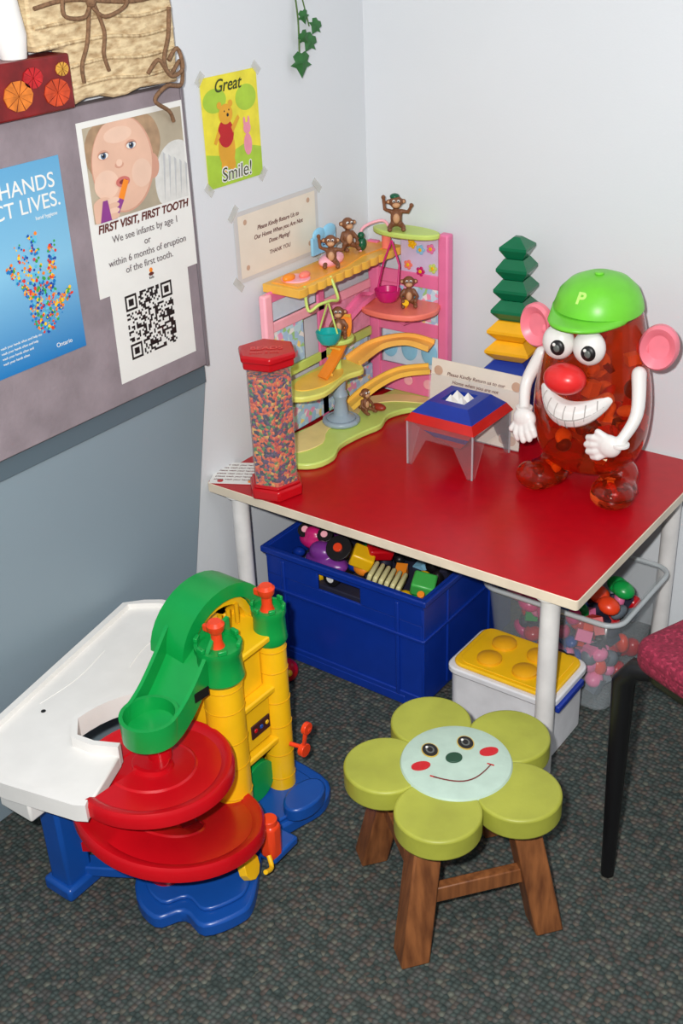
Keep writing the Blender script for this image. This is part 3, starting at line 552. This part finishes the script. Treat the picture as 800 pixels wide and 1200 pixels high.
# ------------- blue bin
g=G('blue_storage_bin',(.27,-.34,0),world=True)
bbm=mat('bin_blue',(14,50,146),.32,.06)
bx0,bx1,by0,by1,bz=.078,.465,-.508,-.165,.252
hx0,hx1,hz0,hz1=.215,.315,.192,.228
t=.006
def wl(nm,xa,xb,ya,yb,za,zb,bev=.002): return box(nm,((xa+xb)/2,(ya+yb)/2,(za+zb)/2),(xb-xa,yb-ya,zb-za),bbm,g,bevel=bev)
wl('front_lower',bx0+.012,bx1-.012,by0+.004,by0+.004+t,.012,hz0); wl('front_left',bx0+.010,hx0,by0+.002,by0+.002+t,hz0,bz-.02); wl('front_right',hx1,bx1-.010,by0+.002,by0+.002+t,hz0,bz-.02); wl('front_top',bx0+.008,bx1-.008,by0+.002,by0+.002+t,hz1,bz)
wl('back',bx0+.01,bx1-.01,by1-t,by1,.012,bz); wl('side_l',bx0+.008,bx0+.008+t,by0+.004,by1,.012,bz); wl('side_r',bx1-.008-t,bx1-.008,by0+.004,by1,.012,bz); wl('bottom',bx0+.012,bx1-.012,by0+.01,by1,.008,.016)
for nm,a_ in (('rim_f',(bx0,bx1,by0-.004,by0+.006)),('rim_b',(bx0,bx1,by1-.006,by1+.004)),('rim_l',(bx0,bx0+.010,by0,by1)),('rim_r',(bx1-.010,bx1,by0,by1))): wl(nm,*a_,bz-.014,bz,.003)
wl('band_front',bx0+.006,bx1-.006,by0-.002,by0+.006,hz0-.035,hz0-.028); wl('band_side',bx1-.010,bx1-.004,by0,by1,hz0-.035,hz0-.028)
for x in (.13,.40): wl('rib_%d'%int(x*100),x-.004,x+.004,by0-.001,by0+.006,.02,.23)
for y in (-.42,-.26): wl('srib_%d'%int(-y*100),bx1-.010,bx1-.005,y-.004,y+.004,.02,.235)
wl('foot_f',bx0+.03,bx1-.05,by0+.0,by0+.03,.0,.02); wl('foot_b',bx0+.03,bx1-.05,by1-.03,by1-.004,.0,.02)
wl('skirt',bx0+.012,bx1-.012,by0+.001,by0+.01,.004,.03)
g=G('assorted_toys_in_bin',(.27,-.36,.2),world=True)
purpl=mat('toy_purple',(120,50,140),.3); crm=mat('toy_cream',(222,214,160),.35); lgr=mat('toy_green',(70,180,80),.35); dkf=mat('dark_toy_and_shade',(40,40,60),.6)
box('toy_fill',(.27,-.335,.11),(.34,.30,.16),dkf,g)  # filler below the toys; shade under the table put into its dark colour
rt=random.Random(21)
bits('small_toys',[(rt.uniform(.11,.43),rt.uniform(-.465,-.20),rt.uniform(.19,.225)) for _ in range(60)],[redp,yel,grn,purpl,dkf,lblue,oran,blk,bbm],g,rt,.010,.022)
blob('toy_car_body',[('s',(.20,-.455,.225),(.05,.026,.02)),('s',(.19,-.455,.245),(.028,.022,.022))],purpl,g,.003)
for dx,dy in ((-.03,-.026),(.032,-.026),(-.03,.026),(.032,.026)): cyl('car_wheel',(.20+dx,-.455+dy,.213),.018,.012,blk,g,rot=(pi/2,0,0)); cyl('car_hub',(.20+dx,-.455+dy*1.28,.213),.008,.003,white,g,rot=(pi/2,0,0))
for dx,dy in ((-.025,.012),(.02,.016)): cyl('car_wheel_top',(.155+dx,-.44+dy,.262),.016,.010,blk,g,rot=(.6,.3,0)); cyl('car_hub_top',(.155+dx,-.443+dy,.267),.007,.003,lpink,g,rot=(.6,.3,0))
blob('toy_car_pink',[('s',(.150,-.425,.245),(.036,.024,.018)),('s',(.148,-.425,.260),(.02,.016,.014))],mag,g,.003)
cyl('black_disc_toy',(.228,-.45,.262),.026,.008,blk,g,rot=(.7,.2,0)); cyl('orange_hub',(.229,-.455,.267),.009,.006,ora,g,rot=(.7,.2,0))
box('yellow_block',(.270,-.43,.245),(.045,.04,.03),yel,g,rot=(.2,.4,.5),bevel=.004); box('red_block',(.29,-.40,.25),(.05,.03,.025),redp,g,rot=(.3,.2,.9),bevel=.004)
for i in range(6): box('cream_grille_%d'%i,(.310+.013*i,-.455,.236-.001*i),(.009,.055,.026),crm,g,rot=(0,.3,.3),bevel=.004)
box('green_brick',(.41,-.43,.23),(.045,.04,.03),lgr,g,rot=(.3,.2,.4),bevel=.004); cyl('orange_post',(.43,-.47,.225),.007,.05,oran,g,rot=(.5,.3,0))
# clear bin
g=G('clear_storage_bin',(.625,-.23,0),world=True)
def taperbox(name,xa,xb,ya,yb,z0,z1,m,dt=.018,th=.0025):
    bm=bmesh.new(); lo=rrect(xa+dt,ya+dt,xb-dt,yb-dt,.025); hi=rrect(xa,ya,xb,yb,.03); n=len(lo)
    A=[bm.verts.new((x,y,z0)) for x,y in lo]; B=[bm.verts.new((x,y,z1)) for x,y in hi]
    for i in range(n): bm.faces.new((A[i],A[(i+1)%n],B[(i+1)%n],B[i]))
    bm.faces.new(A); ob=fin(bm,name,m,g); s=ob.modifiers.new('s','SOLIDIFY'); s.thickness=th; return ob
taperbox('tub',.49,.762,-.345,-.11,.002,.215,clearw)
pr=rrect(.484,-.350,.768,-.104,.034); tube('rim',[(x,y,.213) for x,y in pr]+[(pr[0][0],pr[0][1],.213)],.005,mat('frosted_rim',(205,212,215),.3,.02,alpha=.6),g,seg=8)
ro=random.Random(9)
bits('plastic_pieces',[(ro.uniform(.535,.72),ro.uniform(-.300,-.15),ro.uniform(.022,.17)) for _ in range(150)],[redp,blu,grn,mag,ora,pink,blu,redp,mat('grey_toy',(100,110,120),.4),dkf,dkf],g,ro,.012,.022)
for x,y,z,c in ((.70,-.20,.205,grn),(.72,-.22,.212,grn),(.68,-.24,.20,ora),(.54,-.30,.19,pink),(.57,-.31,.18,mag),(.53,-.28,.18,mag),(.71,-.26,.195,ora),(.61,-.31,.17,mag)): ell('top_piece',(x,y,z),(.022,.018,.014),c,g,seg=14,rot=(.4,.3,0))
# yellow lid box (kept behind the front table leg)
g=G('toy_box_with_yellow_lid',(.616,-.4375,0),(0,0,0))
lw=mat('cool_white_plastic',(222,222,226),.35)
prism('box_body',rrect(-.104,-.070,.104,.070,.02),.002,.122,lw,g,bevel=.002)
prism('lid_flange',rrect(-.110,-.076,.110,.076,.024),.120,.134,lw,g,bevel=.003)
prism('lid_yellow',rrect(-.101,-.068,.101,.068,.022),.134,.142,yel,g,bevel=.003)
prism('lid_ridge',rrect(-.090,-.060,.090,.060,.02),.142,.144,yel,g,bevel=.001)
for x in (-.042,.030):
    for y in (-.028,.028): lathe('stud',[(.023,0),(.0225,.006),(.015,.011),(0,.012)],(x,y,.143),mat('stud_yellow',(228,164,26),.35),g,seg=28)
box('handle_blue',(.111,-.01,.114),(.010,.10,.014),bpl,g,bevel=.003); tube('scribble',[(.02+.012*i,.062+.005*(i%2),.145) for i in range(6)],.0015,blk,g)
# ------------- garage toy
g=G('toy_parking_garage',(.35,-1.0,0),world=True)
cx,cy=.362,-1.108
bp_=[(.24,-1.02),(.26,-.80),(.42,-.78),(.465,-.83),(.45,-.90),(.44,-.96),(.50,-1.06),(.505,-1.10),(.475,-1.150),(.43,-1.145),(.40,-1.18),(.33,-1.15)]
prism('base_plate',[(p.x,p.y) for p in spl([(a,b,0) for a,b in bp_+[bp_[0]]],4)][:-1],.001,.028,blu,g,bevel=.005)
prism('base_step',[(p.x,p.y) for p in spl([(.35+(a-.35)*.88,-.98+(b+.98)*.88,0) for a,b in bp_+[bp_[0]]],4)][:-1],.028,.036,blu,g,bevel=.003)
ty0,ty1,tx0,tx1=-.960,-.840,.285,.380
prism('tower_back_wall',rrect(tx0-.02,ty0-.005,tx0+.012,ty1+.01,.006),.03,.36,yel,g,bevel=.002)
prism('tower_side_wall',rrect(tx0,ty0-.022,tx1,ty0-.008,.004),.03,.355,yel,g,bevel=.002)
prism('tower_side_wall_2',rrect(tx0,ty1+.004,tx1,ty1+.018,.004),.03,.355,yel,g,bevel=.002)
CR=(.031,.024,.02,.02)
for i,(x,y) in enumerate([(tx1,ty0),(tx1,ty1),(tx0,ty0),(tx0,ty1)]): cyl('column_%d'%i,(x,y,.195),CR[i],.33,yel,g)
for z in (.14,.245,.345): prism('floor_%d'%int(z*100),rrect(tx0-.01,ty0-.01,tx1+.016,ty1+.01,.01),z,z+.012,yel,g,bevel=.003)
for z in (.06,.11,.17,.22,.28,.32):
    for i,(x,y) in enumerate(((tx1,ty0),(tx1,ty1))): tube('groove_%d'%int(z*100),[(x+(CR[i]+.0005)*math.cos(t*pi/8),y+(CR[i]+.0005)*math.sin(t*pi/8),z) for t in range(17)],.0010,mat('yellow_dark',(214,158,14),.35),g,seg=6)
box('door_panel',(tx1+.004,(ty0+ty1)/2,.20),(.008,.070,.08),yel,g); box('dark_sticker',(tx1+.010,-.893,.195),(.003,.045,.026),mat('sticker_dark',(60,30,30),.4),g,bevel=.001)
box('door_panel_2',(tx1-.006,(ty0+ty1)/2,.30),(.006,.070,.085),yel,g)
for k in range(3): cyl('sticker_dot_%d'%k,(tx1+.0125,-.907+.014*k,.197),.004,.002,(redp,blu,yel)[k],g,rot=(0,pi/2,0),seg=12)
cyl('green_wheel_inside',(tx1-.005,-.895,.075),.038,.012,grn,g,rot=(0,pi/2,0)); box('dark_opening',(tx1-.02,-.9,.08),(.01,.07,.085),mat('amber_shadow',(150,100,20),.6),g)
for i,(x,y,q) in enumerate([(tx1,ty0,1.0),(tx1,ty1,.76)]):
    lathe('turret_%d'%i,[(.033*q,-.018),(.037*q,-.012),(.035*q,0),(.034*q,.03),(.037*q,.036),(.037*q,.046),(.031*q,.046),(.031*q,.040),(0,.040)],(x,y,.350),grn,g,seg=32)
    for k in range(6): a=k*pi/3+.4; box('merlon_%d_%d'%(i,k),(x+.034*q*math.cos(a),y+.034*q*math.sin(a),.400),(.007*q,.014*q,.008),grn,g,rot=(0,0,a),bevel=.0015)
    kq=1.0
    lathe('knob_%d'%i,[(.013*kq,0),(.011*kq,.004),(.0085*kq,.012),(.0085*kq,.026),(.013*kq,.032),(.0145*kq,.042),(.010*kq,.047),(0,.047)],(x-.002,y,.388),ora,g,seg=20)
    box('flag_%d'%i,(x-.015,y-.004,.420),(.016,.007,.012),ora,g)
ar=[(.305,-.90+.088*math.cos(t*pi/16),.362+.072*math.sin(t*pi/16)) for t in range(17)]
sweep('green_arch',ar,[(-.034,-.010),(.034,-.010),(.034,.014),(.026,.014),(.026,.003),(-.026,.003),(-.026,.014),(-.034,.014)],grn,g,lat=(1,0,0))
sweep('yellow_arch',[(.30,-.90+.068*math.cos(t*pi/12),.355+.055*math.sin(t*pi/12)) for t in range(13)],[(-.028,-.008),(.028,-.008),(.028,.006),(-.028,.006)],yel,g,lat=(1,0,0))
for k in range(4): tube('arch_slot_%d'%k,[(.33,-.86-.02*k,.36),(.33,-.86-.02*k,.395)],.004,mat('yellow_dark',(0,0,0)),g)
U=[(-.043,-.022),(.043,-.022),(.043,.018),(.037,.018),(.037,-.010),(-.037,-.010),(-.037,.018),(-.043,.018)]
sweep('green_slide',spl([(.325,-.925,.398),(.332,-.960,.394),(.344,-1.00,.374),(.358,-1.05,.350),(.366,-1.085,.338),(.370,-1.105,.336)],5),U,grn,g)
lathe('slide_end',[(0,-.022),(.043,-.022),(.044,.018),(.038,.018),(.037,-.010),(0,-.010)],(.370,-1.105,.336),grn,g,seg=36)
prism('slide_label',[(-.018,-.008),(.018,-.008),(.018,.008),(-.018,.008)],0,.001,blk,g,loc=(.400,-1.030,.350),rot=(pi/2,0,pi/2-.1))
cyl('slide_support',(.364,-1.09,.29),.018,.06,redp,g)
# red spiral
cyl('spiral_post',(cx,cy,.14),.028,.25,redp,g)
bm=bmesh.new(); rings=[]; N=120
for i in range(N+1):
    u=i/N; th=R(-95)+u*R(665)
    z=.264-.038*(u/.5) if u<.5 else (.226-.126*((u-.5)/.3)**1.0 if u<.8 else .100-.012*(u-.8)/.2)
    ro_=.124+.037*min(1,max(0,(.232-z)/.10)); ri=.026
    pr_=[(ri,0),(ri,.010),(ri+.006,.010),(ri+.008,.003),(ri+.038,.003),(ri+.040,.0055),(ri+.043,.003),(ro_-.020,.003),(ro_-.012,.009),(ro_-.004,.010),(ro_,.004),(ro_,-.014),(ro_-.01,-.015),(ri,-.014)]
    rings.append([bm.verts.new((cx+a*math.cos(th),cy+a*math.sin(th),z+b_)) for a,b_ in pr_])
for A,B in zip(rings,rings[1:]):
    for k in range(len(A)): bm.faces.new((A[k],A[(k+1)%len(A)],B[(k+1)%len(A)],B[k]))
bm.faces.new(rings[0]); bm.faces.new(rings[-1]); fin(bm,'spiral_ramp',redp,g)
tube('red_crank',[(.405,-.84,.13),(.43,-.835,.13),(.435,-.835,.16),(.44,-.83,.172)],.004,ora,g); cyl('crank_wheel',(.437,-.833,.172),.011,.008,ora,g,rot=(0,pi/2,0)); cyl('crank_base',(.43,-.835,.125),.012,.010,ora,g,rot=(0,pi/2,0))
box('orange_pump',(.475,-.985,.070),(.030,.028,.070),ora,g,bevel=.008); cyl('pump_head',(.475,-.985,.108),.013,.010,ora,g); tube('yellow_hose',[(.482,-1.0,.05),(.495,-1.01,.04),(.50,-1.03,.05)],.004,yel,g,smoothn=4); cyl('yellow_gear',(.47,-1.035,.05),.022,.014,yel,g,rot=(0,1.2,.3),seg=10)
prism('base_lip',circ(.445,-.86,.028,.045,20),.028,.055,blu,g,bevel=.004); cyl('yellow_base_band',(tx1,ty0,.045),.035,.02,yel,g); box('base_blue_ledge',(.46,-.965,.036),(.06,.06,.016),blu,g,bevel=.004)
trm=white
A_=[(.060,-.812),(.085,-.795),(.150,-.783),(.172,-.795),(.185,-.82),(.215,-.90)]
arc=[(cx+.148*math.cos(R(a)),cy+.148*math.sin(R(a))) for a in range(128,191,8)]
B_=[(.245,-1.148),(.280,-1.144),(.318,-1.126),(.362,-1.234),(.348,-1.242),(.23,-1.268),(.128,-1.284)]
C_=[(.036,-.835)]
tp=A_+arc+B_+C_
prism('deck_plate',tp,.245,.268,trm,g,bevel=.003)
ring=[(x,y,.270) for x,y in arc+B_[:3]]
sweep('deck_inner_wall',ring,[(-.005,-.02),(.005,-.02),(.005,.016),(-.005,.016)],trm,g)
out=B_[3:]+C_+A_+[arc[0]]
sweep('deck_outer_rim',[(x,y,.268) for x,y in out],[(-.006,-.020),(.006,-.020),(.006,.010),(-.006,.010)],trm,g)
box('deck_bracket',(.225,-1.235,.226),(.07,.05,.040),trm,g,bevel=.004)
box('deck_leg',(.225,-1.185,.11),(.045,.05,.19),blu,g,bevel=.006); box('deck_leg_foot',(.225,-1.185,.014),(.062,.068,.026),blu,g,bevel=.006); box('leg_arm',(.28,-1.14,.03),(.16,.03,.02),blu,g,rot=(0,0,R(30)),bevel=.003)
box('deck_leg_2',(.11,-.84,.122),(.04,.04,.242),blu,g,bevel=.005); cyl('deck_hole',(.14,-1.12,.2685),.004,.001,blk,g)
tube('deck_line',[(.10,-.95,.268),(.12,-1.03,.268),(.12,-1.11,.268)],.0010,trm,g,smoothn=5); tube('deck_line_b',[(.155,-.84,.268),(.15,-.90,.268),(.17,-.96,.268)],.0010,trm,g,smoothn=5)
g=G('red_toy_ball',(.175,-.570,.024)); ell('ball',(0,0,0),.024,redp,g); ell('ball_button',(.018,-.014,.008),.007,yel,g)
# ------------- flower stool
g=G('flower_stool',(.735,-.852,0),(0,0,R(51)))
wood=bpy.data.materials.new('stained_wood'); wood.use_nodes=True; nt=wood.node_tree; b=nt.nodes['Principled BSDF']; b.inputs['Roughness'].default_value=.45
tc=nt.nodes.new('ShaderNodeTexCoord'); mp=nt.nodes.new('ShaderNodeMapping'); mp.inputs['Scale'].default_value=(60,60,6); nt.links.new(tc.outputs['Object'],mp.inputs[0]); nz=nt.nodes.new('ShaderNodeTexNoise'); nz.inputs['Scale'].default_value=1.5; nz.inputs['Detail'].default_value=6; nt.links.new(mp.outputs[0],nz.inputs['Vector'])
r=nt.nodes.new('ShaderNodeValToRGB'); r.color_ramp.elements[0].position=.3; r.color_ramp.elements[0].color=lin((98,56,30))+(1,); r.color_ramp.elements[1].position=.7; r.color_ramp.elements[1].color=lin((146,90,50))+(1,); nt.links.new(nz.outputs['Fac'],r.inputs['Fac']); nt.links.new(r.outputs['Color'],b.inputs['Base Color'])
olive=mat('olive_green_paint',(156,160,60),.45,.15,12,.25,60); mint=mat('mint_paint',(174,196,182),.45,.07,30,.25,80); dgr=mat('dark_green_paint',(30,70,50),.5)
SZ=.258
for k in range(5):
    a=R(92+72*k); px,py=.104*math.cos(a),.104*math.sin(a)
    prism('petal_%d'%(k+1),circ(px,py,.0625,.0625,44),SZ-.040,SZ-.004,olive,g,bevel=.004,seg=3)
cyl('seat_core',(0,0,SZ-.024),.075,.036,dgr,g,seg=40)
lathe('face_disc',[(0,-.03),(.082,-.03),(.084,-.006),(.081,-.001),(.07,.0015),(0,.002)],(0,0,SZ),mint,g,seg=56)
for x in (-.030,.026):
    for rr,z,m in ((.0140,.0030,mat('gold_line',(190,160,70),.4)),(.0125,.0034,blk),(.007,.0038,mat('eye_grey',(96,100,96),.4)),(.0045,.0042,blk)): prism('eye',circ(x,.031,rr*.9,rr*1.15,24),.0015,z,m,g,loc=(0,0,SZ))
    prism('glint',circ(x-.003,.037,.002),.0015,.0047,white,g,loc=(0,0,SZ))
prism('nose',circ(-.002,.004,.0125,.011,24),.0012,.0045,dgr,g,loc=(0,0,SZ),bevel=.001)
for x in (-.054,.052): prism('cheek',circ(x,.002,.0145,.009,24),.0012,.0032,redp,g,loc=(0,0,SZ))
tube('smile',[(-.044+.088*i/14,-.026-.022*math.sin(pi*i/14),SZ+.0025) for i in range(15)],.0010,mat('smile_ink',(110,40,40),.4),g,seg=6)
for x,s_ in ((-.044,-1),(.044,1)): tube('smile_end',[(x-.004,-.022,SZ+.0025),(x+.004,-.029,SZ+.0025)],.0010,redp,g,seg=6)
tube('stem_stub',[(.02,-.08,SZ-.045),(.028,-.10,SZ-.045)],.006,dgr,g)
def leg(nm,bx,by,tx,ty,hw=.022):
    bm=bmesh.new(); A=[];B=[]
    for sx,sy in ((-1,-1),(1,-1),(1,1),(-1,1)): A.append(bm.verts.new((bx+sx*hw,by+sy*hw,0.0))); B.append(bm.verts.new((tx+sx*hw*.95,ty+sy*hw*.95,SZ-.04)))
    bm.faces.new(A); bm.faces.new(B)
    for k in range(4): bm.faces.new((A[k],A[(k+1)%4],B[(k+1)%4],B[k]))
    fin(bm,nm,wood,g,bevel=.003)
q=.106; q2=.070
for i,(sx,sy) in enumerate(((-1,-1),(1,-1),(1,1),(-1,1))): leg('leg_%d'%(i+1),sx*q,sy*q,sx*q2,sy*q2)
for nm,c,s_ in (('rung_front',(0,-.089,.100),(.165,.016,.028)),('rung_back',(0,.089,.100),(.165,.016,.028)),('rung_left',(-.086,0,.13),(.016,.16,.028)),('rung_right',(.086,0,.13),(.016,.16,.028))): box(nm,c,s_,wood,g,bevel=.002)
box('apron_1',(0,0,SZ-.05),(.17,.03,.02),wood,g,rot=(0,0,pi/4)); box('apron_2',(0,0,SZ-.051),(.17,.03,.02),wood,g,rot=(0,0,-pi/4))
# ------------- chair
g=G('upholstered_side_chair',(.930,-.690,0),(0,0,R(-22)))
fab=cellmat('maroon_fabric',[((128,24,52),40),((108,16,42),30),((150,40,66),14),((116,20,46),20)],260,.9,.4,.002)
bk=mat('black_metal_frame',(18,18,20),.35)
prism('seat_cushion',rrect(-.008,-.01,.46,.46,.035),.408,.452,fab,g,bevel=.014,seg=4)
prism('seat_pan',rrect(.0,.0,.45,.45,.04),.394,.410,bk,g,bevel=.003)
for i,(x,y,dx,dy) in enumerate(((.0,.0,-.006,-.008),(.44,.0,.03,-.008),(.44,.44,.03,.02),(.0,.44,-.004,.02))):
    sx=-.016 if i==0 else 0
    tube('leg_%d'%i,[(x+.03,y+.02,.402),(x+.004+sx*.4,y+.006,.398),(x+sx,y-.002,.375),(x+dx,y+dy,.004)],[.013,.017,.0175,.0105],bk,g,seg=12)
for i,y in enumerate((.03,.41)): tube('back_post_%d'%i,[(.44,y,.39),(.475,y,.55),(.52,y,.84)],.012,bk,g,smoothn=5)
ob=prism('backrest',rrect(-.20,-.16,.20,.16,.05),-.018,.018,fab,g,bevel=.012); ob.matrix_basis=Matrix.Translation((.50,.22,.70))@Matrix.Rotation(R(10),4,'Y')@Matrix.Rotation(pi/2,4,'Z')@Matrix.Rotation(pi/2,4,'X')
# ------------- convert text
dg=bpy.context.evaluated_depsgraph_get()
for o in TX:
    me=bpy.data.meshes.new_from_object(o.evaluated_get(dg)); nm=o.name
    n2=bpy.data.objects.new(nm+'_lettering',me); col.objects.link(n2); n2.parent=o.parent; n2.matrix_parent_inverse=o.matrix_parent_inverse.copy(); n2.location=o.location; n2.rotation_euler=o.rotation_euler
for o in TX: bpy.data.objects.remove(o)
# ------------- camera
f_,Pp,rho,psi=1363.19,.49685,.04226,.64864
r0=Vector((math.cos(psi),math.sin(psi),0)); Fv=Vector((-math.sin(psi)*math.cos(Pp),math.cos(psi)*math.cos(Pp),-math.sin(Pp))); Uv=Vector((-math.sin(psi)*math.sin(Pp),math.cos(psi)*math.sin(Pp),math.cos(Pp)))
c_,s_=math.cos(rho),math.sin(rho); rx=c_*r0-s_*Uv; ry=s_*r0+c_*Uv; rz=-Fv
cam=bpy.data.cameras.new('camera'); co=bpy.data.objects.new('camera',cam); col.objects.link(co)
M=Matrix(((rx.x,ry.x,rz.x,1.41487),(rx.y,ry.y,rz.y,-2.00232),(rx.z,ry.z,rz.z,1.40163),(0,0,0,1))); co.matrix_world=M
cam.sensor_fit='VERTICAL'; cam.sensor_height=36; cam.sensor_width=24; cam.lens=f_/1200*36; cam.clip_start=.01; sc.camera=co
# ------------- light
def area(name,loc,tgt,size,pw,colr=(1,1,1)):
    l=bpy.data.lights.new(name,'AREA'); l.shape='DISK'; l.size=size; l.energy=pw; l.color=colr
    o=bpy.data.objects.new(name,l); col.objects.link(o); o.location=loc; d=Vector(tgt)-Vector(loc); o.rotation_euler=d.to_track_quat('-Z','Y').to_euler()
area('camera_flash',(1.36,-2.04,1.47),(.32,-.30,.65),.035,38,(1,.985,.96))
area('ceiling_light',(1.5,-1.4,2.45),(1.1,-1.0,0),1.0,8,(.98,.98,1))
w=bpy.data.worlds.new('world'); sc.world=w; w.use_nodes=True; w.node_tree.nodes['Background'].inputs[0].default_value=(.90,.945,1,1); w.node_tree.nodes['Background'].inputs[1].default_value=.28
